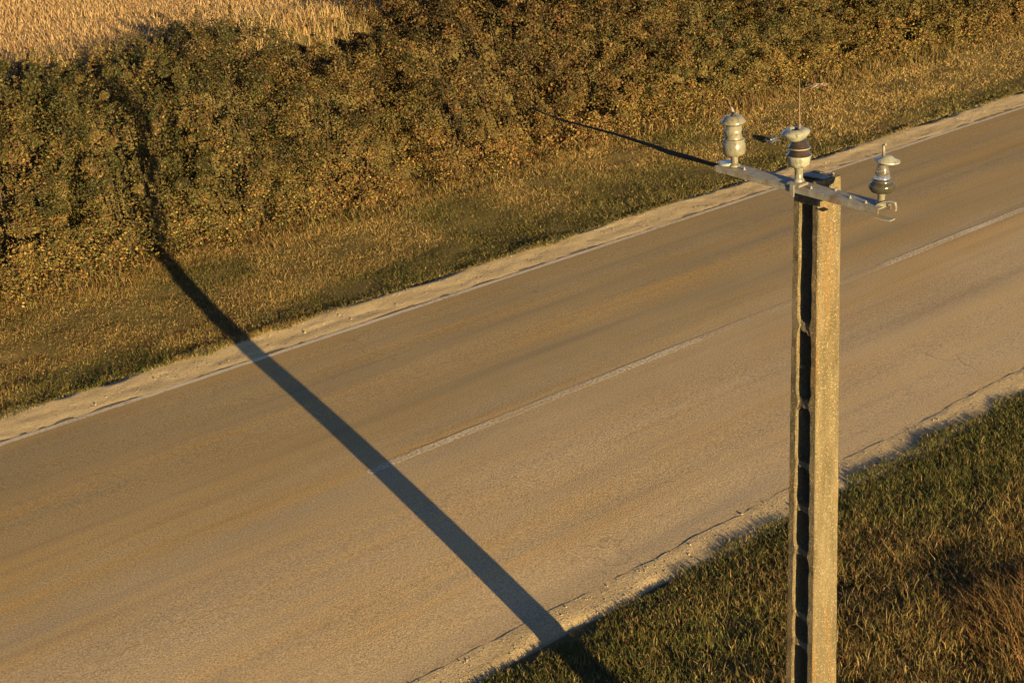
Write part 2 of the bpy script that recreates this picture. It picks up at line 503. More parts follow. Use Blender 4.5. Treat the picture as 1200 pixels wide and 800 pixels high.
# far verge grass
def far_grass():
    x, y = scatter(-5, 40, 0.6, 5.6, 3300)
    keep = in_view(x, y, 0.1, 50)
    x, y = x[keep], y[keep]
    edge = 0.80 + 0.26 * (n_edge2(x * 0.8, 0 * x) - 0.5) + 0.2 * (n_small(x, y) - 0.5)
    fade = rng.random(len(x)) < (0.25 + 0.75 * np.exp(-np.clip(x - 4, 0, 99) / 16))
    cov = rng.random(len(x)) < 0.65 + 0.35 * sstep(0.25, 0.45, n_small(x * 0.8, y * 1.3) * 0.6 + 0.4 * n_mid(x, y))
    k = (y > edge) & fade & cov
    x, y = x[k], y[k]
    n = len(x)
    far = np.clip((x - 2) / 20, 0, 1)
    tall = sstep(3.6, 4.7, y)
    h = rng.gamma(4.0, 0.0068, n) * (1 + 0.5 * n_mid(x, y)) + 0.014 + tall * rng.random(n) * 0.10
    h *= 0.65 + 0.8 * n_small(x * 0.7, y * 0.9 + 5)
    w = rng.uniform(0.005, 0.010, n) * (1 + 0.9 * far)
    dry = sstep(0.36, 0.68, n_big(x, y) * 0.55 + n_mid(x * 0.7, y) * 0.45 + 0.12 * sstep(1.4, 2.6, y) + 0.10 * far * sstep(1.5, 2.5, y) - 0.20 * sstep(2.1, 1.2, y))
    wt = np.stack([(1 - dry) * 1.2 * (1 - 0.5 * far), 1.1 - 0.3 * dry, 0.22 + 0.9 * dry * (0.5 + far), 0.3 + 1.1 * dry + tall * 0.6, 0.10 + tall * 0.4, 0.45 * (1 - dry)], -1)
    col = pick([G_GREEN, G_OLIVE, G_STRAW, G_OCHRE, G_RUST, G_DARK], wt)
    pos = np.stack([x, y, np.maximum(terr_z(x, y) - 0.03, np.where(y < 1.3, grav_z_far(x, y) - 0.004, -1))], -1)
    v, lp, st, c = blades(pos, h, w, rng.uniform(0.45, 1.2, n), col * (1.38 + 0.45 * dry[:, None] + 0.6 * far[:, None] + 0.7 * (n_small(x + 3, y) - 0.5)[:, None]))
    o = link("grass", np_mesh("far_grass", v, lp, st, c), MAT_GRASS)
    tag(o, "short dry grass verge between pale gravel and the hedge foot", "grass", kind='stuff')
far_grass()

# far verge: stems of tall dry grass and weeds at the hedge foot
HOLES = [(7.8, 0.30), (10.6, 0.16), (11.35, 0.14)]
def foot_grass():
    x, y = scatter(-5, 36, 3.9, 5.5, 520)
    k = in_view(x, y, 0.6, 60)
    x, y = x[k], y[k]
    front = 4.15 + 0.8 * (n_mid(x * 1.2, 0 * x + 3) - 0.5) * 1.4
    k = (y > front) & (rng.random(len(x)) < 0.30 + 0.7 * sstep(0.35, 0.55, n_small(x, y * 0.5)))
    for hx, hw in HOLES: k &= np.abs(x - hx) > hw * rng.uniform(0.6, 1.1, len(x))
    x, y = x[k], y[k]; n = len(x)
    h = (0.08 + 0.42 * rng.random(n) ** 1.6 * (0.25 + n_mid(x * 1.4, y * 0))) * (0.55 + 0.45 * sstep(4.0, 4.9, y))
    w = rng.uniform(0.008, 0.018, n) * (1 + np.clip(x / 25, 0, 1) * 0.6)
    orange = sstep(0.35, 0.6, n_big(x * 1.3, 0 * x + 9))
    wt = np.stack([0.3 + 0 * x, 0.7 - 0.3 * orange, 0.45 + 0.4 * orange, 0.7 + 0.9 * orange, 0.25 + 0.5 * orange, 0.3 + 0 * x], -1)
    col = pick([G_GREEN, G_OLIVE, G_STRAW, G_OCHRE, G_RUST, G_DARK], wt)
    pos = np.stack([x, y, terr_z(x, y) - 0.03], -1)
    v, lp, st, c = blades(pos, h, w, rng.uniform(0.1, 1.0, n), col * 1.35)
    o = link("tall_grass", np_mesh("foot_grass", v, lp, st, c), MAT_GRASS)
    tag(o, "tall golden dry grass and weeds along the foot of the hedge", "grass", kind='stuff')
foot_grass()

# near verge grass
CLUMPS = [(3.15, -11.45, 1.0, 0.40), (4.9, -12.0, 1.3, 0.38), (1.0, -11.9, 0.9, 0.25)]
def near_grass():
    x, y = scatter(-7, 14, -17, -8.1, 4600)
    vis = in_view(x, y, 0.1, 120)
    k = vis | (rng.random(len(x)) < 0.12)
    edge = -8.40 - 0.16 * (n_edge2(x * 0.7, 0 * x + 2) - 0.5) - 0.24 * (n_small(x, y) - 0.5)
    k &= y < edge
    k &= rng.random(len(x)) < 0.35 + 0.65 * np.maximum(sstep(0.28, 0.5, n_small(x * 0.9, y) * 0.6 + n_mid(x, y) * 0.4), sstep(0.7, 0.3, edge - y))
    k0 = k
    x, y = x[k], y[k]; n = len(x)
    cl = np.zeros(n)
    for cx, cy, cr, ch in CLUMPS[:2]: cl = np.maximum(cl, np.exp(-((x - cx) ** 2 + (y - cy) ** 2) / (0.7 * cr) ** 2))
    brown = sstep(0.40, 0.70, 0.5 * n_big(x, y) + 0.35 * n_mid(x, y) + 0.5 * sstep(9.0, 11.0, -y)) 
    brown = np.maximum(brown * 0.9 + 0.12, cl)
    edgeg = sstep(9.4, 8.5, -y)
    brown = brown * (1 - 0.75 * edgeg)
    h = rng.gamma(4.0, 0.017, n) * (0.7 + 0.8 * n_small(x, y)) + 0.02 + 0.03 * edgeg * rng.random(n) + cl * 0.12 * rng.random(n)
    h = np.minimum(h, (0.042 + 0.085 * np.clip(edge[k0] - y, 0, 9)) * rng.uniform(0.5, 1.5, n))
    w = rng.uniform(0.004, 0.0095, n)
    wt = np.stack([1.35 * (1 - brown) + 0.15, 1.1 - 0.2 * brown, 0.14 + 0.55 * brown, 0.16 + 0.8 * brown, 0.04 + 0.35 * brown * brown, 0.5 + 0 * x], -1)
    col = pick([G_GREEN, G_OLIVE, G_STRAW, G_OCHRE, G_RUST, G_DARK], wt)
    pos = np.stack([x, y, np.maximum(terr_z(x, y) - 0.02, np.where(y > -8.6, grav_z_near(x, y) - 0.004, -1))], -1)
    v, lp, st, c = blades(pos, h, w, rng.uniform(0.2, 1.05, n), col * 1.75)
    o = link("grass", np_mesh("near_grass", v, lp, st, c), MAT_GRASS)
    tag(o, "green and brown tufted grass on the near bank around the concrete pole", "grass", kind='stuff')
near_grass()

def clump_grass():
    P = []; H = []
    for cx, cy, cr, ch in CLUMPS:
        n = int(5200 * cr * cr * (1 if ch > 0.3 else 0.5))
        r = cr * np.sqrt(rng.random(n)); a = rng.uniform(0, 6.283, n)
        x = cx + r * np.cos(a); y = cy + r * np.sin(a)
        P.append(np.stack([x, y, terr_z(x, y) - 0.02], -1))
        H.append(ch * (1 - 0.65 * (r / cr) ** 2) * rng.uniform(0.45, 1.1, n))
    P = np.concatenate(P); H = np.concatenate(H); n = len(P)
    wt = np.stack([0.05 + 0 * H, 0.35 + 0 * H, 0.5 + 0 * H, 1.0 + 0 * H, 1.1 + 0 * H, 0.15 + 0 * H], -1)
    col = pick([G_GREEN, G_OLIVE, G_STRAW, G_OCHRE, (0.13, 0.068, 0.028), G_DARK], wt) * 1.6
    v, lp, st, c = blades(P, H, rng.uniform(0.004, 0.009, n), rng.uniform(0.2, 0.75, n), col, leandir=rng.normal(2.2, 1.3, n))
    o = link("dry_grass", np_mesh("clump_grass", v, lp, st, c), MAT_GRASS)
    tag(o, "taller reddish brown dry grass in the bottom right corner", "grass", kind='stuff')
clump_grass()

# stubble on the field
def stubble():
    x, y = scatter(-2, 50, 7.3, 50, 560)
    k = in_view(x, y, 3.5, 30) & (x < 3 + 0.9 * y)
    x, y = x[k], y[k]
    row = np.sin((y * 0.93 + x * 0.36) * 2 * np.pi / 0.55 + 1.2 * n_mid(x, y))
    k = rng.random(len(x)) < 0.35 + 0.65 * (row > -0.1)
    x, y = x[k], y[k]; n = len(x)
    h = rng.uniform(0.04, 0.18, n) * (0.7 + 0.6 * n_mid(x, y)); w = rng.uniform(0.008, 0.018, n)
    rim = sstep(9.6, 8.2, y + 1.2 * (n_mid(x, y) - 0.5))
    h += rim * 0.40 * rng.random(n)
    gr = np.maximum(sstep(0.62, 0.8, n_big(x * 0.6, y * 0.6)), 1.6 * rim)
    wt = np.stack([1.2 + 0 * x, 0.8 + 0 * x, 0.5 * gr, 0.35 + 0 * x], -1)
    col = pick([(0.27, 0.20, 0.115), (0.21, 0.145, 0.075), (0.10, 0.09, 0.035), (0.17, 0.10, 0.045)], wt)
    pos = np.stack([x, y, 0.10 + (field_z(x, y) - 0.12) * sstep(5.7, 8.1, y)], -1)
    v, lp, st, c = blades(pos, h, w, rng.uniform(0.2, 1.1, n), col)
    o = link("stubble", np_mesh("stubble", v, lp, st, c), MAT_STRAW)
    tag(o, "golden cut straw stubble covering the field behind the hedge", "stubble", kind='stuff')
stubble()

# pebbles and straw bits on both shoulders
def pebbles():
    xa, ya = scatter(-6, 30, 0.12, 1.0, 200)
    xb, yb = scatter(-6, 14, -8.36, -8.05, 320)
    x = np.concatenate([xa, xb]); y = np.concatenate([ya, yb])
    k = in_view(x, y, 0, 40); x, y = x[k], y[k]; n = len(x)
    r = 0.003 + rng.gamma(1.6, 0.0018, n)
    oct_v = np.array([(1, 0, 0), (0, 1, 0), (-1, 0, 0), (0, -1, 0), (0, 0, 0.7), (0, 0, -0.7)])
    oct_f = np.array([(0, 1, 4), (1, 2, 4), (2, 3, 4), (3, 0, 4), (1, 0, 5), (2, 1, 5), (3, 2, 5), (0, 3, 5)])
    a = rng.uniform(0, 6.28, n); ca, sa = np.cos(a), np.sin(a)
    ov = oct_v[None] * r[:, None, None] * rng.uniform(0.6, 1.4, (n, 6, 1))
    vx = ov[..., 0] * ca[:, None] - ov[..., 1] * sa[:, None]; vy = ov[..., 0] * sa[:, None] + ov[..., 1] * ca[:, None]
    v = np.stack([vx + x[:, None], vy + y[:, None], ov[..., 2] + (np.where(y > -4, grav_z(x, y), grav_z_near(x, y)) + r * 0.3)[:, None]], -1).reshape(-1, 3)
    lp = (oct_f.reshape(1, -1) + (np.arange(n) * 6)[:, None]).reshape(-1)
    o = link("gravel", np_mesh("pebbles", v, lp, np.arange(0, len(lp), 3)), MAT_STONE)
    tag(o, "loose small pebbles strewn along the gravel road shoulders", "gravel", kind='stuff')
pebbles()


# ------------------------------------------------------------------ shrubs of the hedge
L_GREEN = (0.034, 0.043, 0.012); L_OLIVE = (0.055, 0.050, 0.015); L_OCHRE = (0.088, 0.058, 0.018)
L_RUST = (0.068, 0.032, 0.016); L_BROWN = (0.042, 0.028, 0.014); L_DARK = (0.018, 0.022, 0.008); L_YELL = (0.115, 0.095, 0.028)
PALS = {  #          green olive ochre rust brown dark yellow
    'green':  (1.1, 1.0, 0.30, 0.08, 0.50, 0.9, 0.14),
    'mixed':  (0.7, 1.0, 0.75, 0.22, 0.7, 0.55, 0.25),
    'rusty':  (0.4, 0.7, 0.95, 0.60, 1.1, 0.45, 0.12),
    'yellow': (0.7, 1.3, 0.9, 0.10, 0.45, 0.35, 0.65),
    'dark':   (0.9, 0.8, 0.35, 0.15, 0.7, 1.1, 0.10),
}
SHRUBS = [  # x, y, half length, half depth, height, palette, label
    (-3.6, 6.5, 1.9, 1.75, 3.5, 'mixed', "brownish shrub at the far left end of the hedge, cut by the frame"),
    (-0.9, 6.35, 1.75, 1.70, 3.5, 'mixed', "leafy olive shrub at the left edge of the photo, left of the shadow"),
    (0.75, 6.25, 1.1, 1.60, 3.4, 'green', "dark green shrub with orange leaves just left of the pole's shadow"),
    (2.5, 6.1, 1.25, 1.45, 3.5, 'green', "green shrub that the top of the pole's shadow climbs"),
    (4.6, 6.3, 1.3, 1.60, 3.65, 'dark', "green shrub right of the shadow with a shoot standing up against the stubble"),
    (7.0, 6.35, 1.75, 1.75, 2.95, 'mixed', "lower olive and tan shrub under the stubble field corner"),
    (9.7, 6.4, 1.45, 1.80, 3.65, 'rusty', "reddish brown shrub at the top centre where the stubble field ends"),
    (11.5, 6.5, 1.7, 1.85, 4.1, 'rusty', "rusty shrub with dark bare gaps at its foot, beyond the loose cable end"),
    (14.2, 6.6, 1.8, 1.85, 4.0, 'mixed', "golden brown shrub above the left insulator of the pole"),
    (17.2, 7.0, 1.9, 2.00, 4.0, 'green', "dense green shrub behind the middle insulator and its rod"),
    (20.6, 6.9, 2.0, 2.00, 3.9, 'yellow', "yellow green shrub with tall golden grass before it, above the right insulator"),
    (24.2, 6.7, 2.1, 2.00, 3.8, 'yellow', "yellowish leafy shrub near the top right corner"),
    (28.0, 6.5, 2.3, 2.00, 3.8, 'mixed', "brownish shrub in the top right corner of the photo"),
    (32.2, 6.5, 2.4, 2.00, 3.8, 'mixed', "last shrub of the hedge, beyond the top right corner"),
]

def shrub(ix, spec):
    cx, cy, rx, ry, h, pal, label = spec
    zc = h * 0.46; rz = h - zc
    area = (2 * rx) * (h + 2 * ry) * 1.25
    n = int(area * (4200 if ix == 3 else 2900))
    # clumps give the crown its lumps and gaps
    nc = int(area * 10)
    d = rng.normal(size=(nc, 3)); d /= np.linalg.norm(d, axis=1, keepdims=True)
    pw = 4.6
    def shell(d):
        q = (np.abs(d[:, 0]) ** pw + np.abs(d[:, 1]) ** pw + np.abs(d[:, 2]) ** pw) ** (-1 / pw)
        return q[:, None] * d
    ph = rng.uniform(0, 6.28, 6)
    amp = 0.15 if ix == 3 else 1.35
    def lump(q):
        return (0.92 + amp * 0.075 * np.sin(q[:, 0] * 5.1 + ph[0]) * np.cos(q[:, 2] * 4.3 + ph[1]) + amp * 0.06 * np.sin(q[:, 0] * 9.7 + q[:, 2] * 7.9 + ph[2])
                + amp * 0.05 * np.sin(q[:, 1] * 8 + q[:, 2] * 11.0 + ph[3]))[:, None]
    c = shell(d); c = c * lump(c) * (1.05 - 0.26 * min(1.15, amp + .1) * rng.random((nc, 1)) ** 1.4)
    cr = rng.uniform(0.10, 0.27, nc) * (0.6 if ix == 3 else 1)
    k = rng.integers(0, nc, n)
    off = rng.normal(size=(n, 3)); off /= np.linalg.norm(off, axis=1, keepdims=True)
    off *= (rng.random((n, 1)) ** 0.45)
    P = c[k] * np.array([rx, ry, rz]) + off * cr[k][:, None] * np.array([1, 1, 0.85])
    nrm = d[k] * 0.8 + off * 0.8
    ctone = rng.random(nc)[k]
    # scattered leaves deeper inside and on the shell
    m = int(n * 0.30)
    d2 = rng.normal(size=(m, 3)); d2 /= np.linalg.norm(d2, axis=1, keepdims=True)
    P2 = shell(d2); P2 = P2 * lump(P2) * (0.93 - 0.4 * rng.random((m, 1)) ** 1.2) * np.array([rx, ry, rz])
    # shoots that stand up or out of the crown
    ns = 44
    sx = []; sn = []; stn = []
    for _ in range(ns):
        a = rng.normal(size=3); a[2] = abs(a[2]) * 1.2 + 0.3; a /= np.linalg.norm(a)
        s0 = shell(a[None])[0] * np.array([rx, ry, rz]) * 0.9
        dirv = a * 0.5 + np.array([0, 0, 0.8]) + rng.normal(size=3) * 0.2; dirv /= np.linalg.norm(dirv)
        L = rng.uniform(0.2, 0.6)
        mm = int(80 * L / 0.4)
        t = rng.random((mm, 1))
        sx.append(s0 + dirv * L * t + rng.normal(size=(mm, 3)) * 0.055 * (1.15 - t)); sn.append(rng.normal(size=(mm, 3))); stn.append(np.full(mm, rng.random()))
    sx = np.concatenate(sx); sn = np.concatenate(sn); stn = np.concatenate(stn)
    # low leafy growth spilling out in front of the crown
    ma = int(2 * rx * 900)
    ax = rng.uniform(-1.05 * rx, 1.05 * rx, ma); dz = rng.random(ma)
    reach = 0.25 + 0.75 * n_mid((ax + cx) * 1.3, 0 * ax + 4)
    ay = -ry * 0.93 - reach * rng.random(ma) ** 1.3 * (1 - dz) + 0.1
    az_ = 0.08 + dz * (0.95 * reach + 0.15) - zc
    P3 = np.stack([ax, ay, az_], -1)
    P = np.concatenate([P, P2, sx, P3]); nrm = np.concatenate([nrm, d2, sn, rng.normal(size=(ma, 3)) + np.array([0, -0.8, 0.5])])
    ctone = np.concatenate([ctone, rng.random(m), stn, rng.random(ma)])
    P += np.array([0, 0, zc])
    W = P + np.array([cx, cy, 0])
    # drop what is underground, in the back or buried in a neighbour
    keep = (P[:, 2] > 0.10) & ((P[:, 1] < 0.35 * ry) | (P[:, 2] > h * 0.72) | (rng.random(len(P)) < 0.3))
    for j in (ix - 1, ix + 1):
        if 0 <= j < len(SHRUBS):
            q = SHRUBS[j]
            e = (np.abs((W[:, 0] - q[0]) / q[2]) ** pw + np.abs((W[:, 1] - q[1]) / q[3]) ** pw + np.abs((W[:, 2] - q[4] * 0.46) / (q[4] * 0.54)) ** pw)
            keep &= e > 0.30
    # bare gaps at the foot
    for hx, hw in HOLES:
        g_ = (np.abs(W[:, 0] - hx) < hw * 1.2) & (W[:, 2] < 0.95 + 0.3 * rng.random(len(W))) & (W[:, 1] < cy - ry * 0.45)
        keep &= ~g_
    # undercut: foliage thins towards the ground
    keep &= rng.random(len(P)) < 0.55 + 0.45 * sstep(0.1, 0.9, P[:, 2])
    P = P[keep]; nrm = nrm[keep]; ctone = ctone[keep]; W = W[keep]
    n = len(P)
    w = np.tile(np.array(PALS[pal]), (n, 1))
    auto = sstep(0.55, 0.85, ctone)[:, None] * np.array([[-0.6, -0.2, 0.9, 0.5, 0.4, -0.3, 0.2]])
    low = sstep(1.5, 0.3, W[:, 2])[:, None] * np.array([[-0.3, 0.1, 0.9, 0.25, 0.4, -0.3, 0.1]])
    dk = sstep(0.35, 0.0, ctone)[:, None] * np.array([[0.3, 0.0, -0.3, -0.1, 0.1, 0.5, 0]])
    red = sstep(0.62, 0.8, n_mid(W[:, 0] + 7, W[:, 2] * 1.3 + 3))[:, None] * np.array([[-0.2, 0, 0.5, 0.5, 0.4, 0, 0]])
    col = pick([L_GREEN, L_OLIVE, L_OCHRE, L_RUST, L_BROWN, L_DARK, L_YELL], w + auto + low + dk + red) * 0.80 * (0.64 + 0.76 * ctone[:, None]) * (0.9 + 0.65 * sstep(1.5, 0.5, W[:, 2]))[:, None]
    size = rng.uniform(0.024, 0.062, n) * rng.uniform(0.85, 1.12) * (1 + 0.25 * np.clip(cx / 25, 0, 1))
    root = bpy.data.objects.new("shrub", None); COL.objects.link(root); root.location = (cx, cy, 0.12)
    P[:, 2] -= 0.12
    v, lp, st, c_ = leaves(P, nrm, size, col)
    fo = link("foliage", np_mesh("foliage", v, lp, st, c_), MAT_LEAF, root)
    tag(root, label, "shrub", "shrubs of the roadside hedge")
    # stems
    for s in range(6):
        a = rng.uniform(0, 6.28); r0 = rng.uniform(0.05, 0.5)
        p0 = np.array([r0 * math.cos(a) * rx, r0 * math.sin(a) * ry - 0.25 * ry, -0.2])
        p1 = np.array([math.cos(a) * rx * rng.uniform(0.3, 0.7), math.sin(a) * ry * rng.uniform(0.2, 0.5), h * rng.uniform(0.6, 0.9)])
        pts = [p0 + (p1 - p0) * t + np.array([0.08 * math.sin(5 * t + a), 0.08 * math.cos(4 * t + a), 0]) for t in np.linspace(0, 1, 6)]
        r_ = [rng.uniform(0.022, 0.04) * (1 - 0.75 * t) for t in np.linspace(0, 1, 6)]
        link("stem", tube_mesh(pts, r_, 6), MAT_BARK, root)


def tube_mesh(pts, rad, seg=8, caps=True, name="tube"):
    bm = bmesh.new()
    rings = []
    pts = [Vector(p) for p in pts]
    up = Vector((0.13, 0.21, 0.97))
    for i, p in enumerate(pts):
        d = (pts[min(i + 1, len(pts) - 1)] - pts[max(i - 1, 0)]).normalized()
        u = d.cross(up)
        if u.length < 0.05: u = d.cross(Vector((1, 0, 0)))
        u.normalize(); w = d.cross(u).normalized()
        rings.append([bm.verts.new(p + (u * math.cos(t) + w * math.sin(t)) * rad[i]) for t in [2 * math.pi * k / seg for k in range(seg)]])
    for a, b in zip(rings, rings[1:]):
        for k in range(seg):
            f = bm.faces.new((a[k], a[(k + 1) % seg], b[(k + 1) % seg], b[k])); f.smooth = True
    if caps:
        bm.faces.new(rings[0][::-1]); bm.faces.new(rings[-1])
    bmesh.ops.recalc_face_normals(bm, faces=bm.faces)
    me = bpy.data.meshes.new(name); bm.to_mesh(me); bm.free()
    return me


for ix, sp in enumerate(SHRUBS): shrub(ix, sp)


# ------------------------------------------------------------------ the concrete pole
BASE = Vector((-1.104, -12.0, 0.0))
pole = bpy.data.objects.new("utility_pole", None); COL.objects.link(pole)
# local X = across the slotted face (towards the near side), local Y = away from the slotted face, Z up
tx = Vector((0.06283, -0.99802, 0)); ny = Vector((0.99802, 0.06283, 0))
pole.matrix_world = Matrix(((tx.x, ny.x, 0, BASE.x), (tx.y, ny.y, 0, BASE.y), (0, 0, 1, 0), (0, 0, 0, 1)))
tag(pole, "weathered concrete power pole with slotted face, steel crossarm and three insulators", "utility pole")
bpy.context.view_layer.update()
TOP = 5.180
RUNGS = [5.10, 4.256, 3.746, 3.319, 3.008, 2.689, 2.216, 1.995, 1.50, 1.05, 0.6, 0.15]
STRONG = [1, 1, 1, 0.45, 0.45, 0.7, 0.6, 0.6, 1, 1, 1, 1]
def W_at(z): return 0.203 + 0.01266 * (4.8 - z)
def D_at(z): return 0.202 + 0.012 * (4.8 - z)

TURN = math.radians(-6.0)
def turn(x, y, z):
    return (x * math.cos(TURN) - y * math.sin(TURN), x * math.sin(TURN) + y * math.cos(TURN), z)
def flange(sgn):
    """one of the two long concrete uprights; inner edge swells where a rung joins"""
    zs = list(np.arange(-0.6, TOP + 0.001, 0.03)); zs[-1] = TOP
    bm = bmesh.new(); rings = []
    nz = Noise(21 + sgn, 0.11); nz2 = Noise(31 + sgn, 0.05)
    for z in zs:
        W, D = W_at(z), D_at(z)
        fw = (0.056 if sgn < 0 else 0.053)
        f = 0
        for r, s in zip(RUNGS, STRONG):
            f = max(f, s * 0.020 * math.exp(-((z - r) / 0.036) ** 2))
        f += 0.005 * (float(nz(z, 0)) - 0.5) + 0.004 * (float(nz2(z, 3)) - 0.5)
        o_ = W / 2 + 0.003 * (float(nz(z, 7)) - 0.5)
        i_ = W / 2 - fw - f
        c = 0.007
        e = [0.004 * (float(nz2(z, 11 * k)) - 0.5) for k in range(8)]
        top = 0.0
        if z > TOP - 0.04: c = 0.012
        sec = [(o_ + e[0], -D / 2 + c), (o_ - c, -D / 2 + e[1]), (i_ + c, -D / 2 + e[2] * 1.5), (i_ + e[3], -D / 2 + c),
               (i_ + e[4], D / 2 - c), (i_ + c, D / 2 + e[5]), (o_ - c, D / 2 + e[6]), (o_ + e[7], D / 2 - c)]
        rings.append([bm.verts.new(turn(sgn * x, y, z)) for x, y in sec])
    for a, b in zip(rings, rings[1:]):
        for k in range(8): bm.faces.new((a[k], a[(k + 1) % 8], b[(k + 1) % 8], b[k]))
    bm.faces.new(rings[0][::-1]); bm.faces.new(rings[-1])
    bmesh.ops.recalc_face_normals(bm, faces=bm.faces)
    me = bpy.data.meshes.new("upright"); bm.to_mesh(me); bm.free()
    o = link("upright", me, MAT_CONC, pole)
    return o
flange(-1); flange(1)

def rung(z, s, ix):
    W, D = W_at(z), D_at(z)
    bm = bmesh.new()
    half = W / 2 - 0.045
    n = 9; rings = []
    rr = random.Random(ix * 7 + 1)
    tilt = rr.uniform(-0.25, 0.1)
    for k in range(n):
        t = -1 + 2 * k / (n - 1)
        th = (0.015 + 0.034 * s) * (0.75 + 0.8 * t * t) * rr.uniform(0.85, 1.15)
        if ix == 0: th = 0.085
        zz = z + tilt * t * half * (0 if ix == 0 else 1) + rr.uniform(-0.002, 0.002)
        yf = -D / 2 + (0.002 if s > 0.8 else 0.010) + rr.uniform(0, 0.004); yb = D / 2 - 0.008
        zt = zz + th
        if ix == 0: zt = min(zt, TOP - 0.004)
        rings.append([bm.verts.new(turn(t * half, yf, zz - th * 0.8)), bm.verts.new(turn(t * half, yf + 0.006, zz + th * 0.6 if ix else zt - 0.004)),
                      bm.verts.new(turn(t * half, yb, zt)), bm.verts.new(turn(t * half, yb, zz - th))])
    for a, b in zip(rings, rings[1:]):
        for k in range(4): bm.faces.new((a[k], a[(k + 1) % 4], b[(k + 1) % 4], b[k]))
    bm.faces.new(rings[0][::-1]); bm.faces.new(rings[-1])
    bmesh.ops.recalc_face_normals(bm, faces=bm.faces)
    me = bpy.data.meshes.new("rung"); bm.to_mesh(me); bm.free()
    link("rung", me, MAT_CONC, pole)
for ix, (z, s) in enumerate(zip(RUNGS, STRONG)): rung(z, s, ix)
# broken stub of a rung on the left upright
def chunk(name, loc, size, mat, parent, seed, jit=0.25, sub=2):
    bm = bmesh.new(); bmesh.ops.create_icosphere(bm, subdivisions=sub, radius=1)
    rr = random.Random(seed)
    for v in bm.verts:
        k = 1 + rr.uniform(-jit, jit)
        v.co = Vector((v.co.x * size[0] * k + loc[0], v.co.y * size[1] * k + loc[1], v.co.z * size[2] * k + loc[2]))
    me = bpy.data.meshes.new(name); bm.to_mesh(me); bm.free()
    return link(name, me, mat, parent)
chunk("rung_stub", (-0.052, -0.060, 3.975), (0.022, 0.028, 0.018), MAT_CONC, pole, 3)


def box_bm(bm, x0, x1, y0, y1, z0, z1, shear=0.0, bev=0.0):
    """box whose z follows x with a slope (shear)"""
    vs = [bm.verts.new((x, y, z + shear * x)) for x in (x0, x1) for y in (y0, y1) for z in (z0, z1)]
    fs = [(0, 1, 3, 2), (4, 6, 7, 5), (0, 4, 5, 1), (2, 3, 7, 6), (0, 2, 6, 4), (1, 5, 7, 3)]
    fl = [bm.faces.new([vs[i] for i in f]) for f in fs]
    if bev:
        ed = list({e for f in fl for e in f.edges})
        bmesh.ops.bevel(bm, geom=ed, offset=bev, segments=2, affect='EDGES')


def bm_obj(name, bm, mat, parent, smooth=False):
    bmesh.ops.recalc_face_normals(bm, faces=bm.faces)
    me = bpy.data.meshes.new(name); bm.to_mesh(me); bm.free()
    if smooth:
        me.polygons.foreach_set("use_smooth", [True] * len(me.polygons))
    return link(name, me, mat, parent)


# steel crossarm: a channel lying on its back legs, in front of the slotted face
ARM_Z = 5.172; SL = -0.069
AY0, AY1 = -0.238, -0.106            # front, back
def arm_z(x): return ARM_Z + SL * x
bm = bmesh.new()
box_bm(bm, -0.585, 0.575, AY0, AY1, ARM_Z - 0.008, ARM_Z, SL, 0.002)
box_bm(bm, -0.585, 0.575, AY0 - 0.001, AY0 + 0.007, ARM_Z - 0.036, ARM_Z - 0.0085, SL, 0.002)
box_bm(bm, -0.585, 0.575, AY1 - 0.007, AY1 + 0.001, ARM_Z - 0.036, ARM_Z - 0.0085, SL, 0.002)
arm = bm_obj("crossarm", bm, MAT_STEEL, pole)
# bolts on the arm
def bolt(x, y, z, r=0.009, h=0.007):
    bm = bmesh.new()
    bmesh.ops.create_cone(bm, cap_ends=True, segments=6, radius1=r, radius2=r * 0.92, depth=h, matrix=Matrix.Translation((x, y, z + h / 2)))
    bmesh.ops.create_cone(bm, cap_ends=True, segments=10, radius1=r * 0.5, radius2=r * 0.5, depth=h * 2.4, matrix=Matrix.Translation((x, y, z + h * 1.1)))
    return bm_obj("bolt", bm, MAT_STEEL, arm)
for bx_, by_ in ((-0.40, -0.18), (-0.565, -0.20), (0.36, -0.19), (0.47, -0.20), (0.10, -0.20), (0.22, -0.13)):
    bolt(bx_, by_, arm_z(bx_))
# rounded galvanised end pad, left
bm = bmesh.new()
bmesh.ops.create_cone(bm, cap_ends=True, segments=20, radius1=0.055, radius2=0.052, depth=0.014, matrix=Matrix.Translation((-0.545, -0.165, arm_z(-0.545) + 0.009)))
bm_obj("end_pad", bm, MAT_PALE_GLAZE, arm)
# clamp strap under the middle insulator, over the front edge of the arm
bm = bmesh.new()
box_bm(bm, -0.045, 0.045, AY0 - 0.004, AY0 + 0.09, ARM_Z + 0.001, ARM_Z + 0.016, SL, 0.003)
box_bm(bm, -0.018, 0.014, AY0 - 0.012, AY0 - 0.002, ARM_Z - 0.060, ARM_Z + 0.012, SL, 0.003)
bm_obj("clamp", bm, MAT_STEEL, arm)
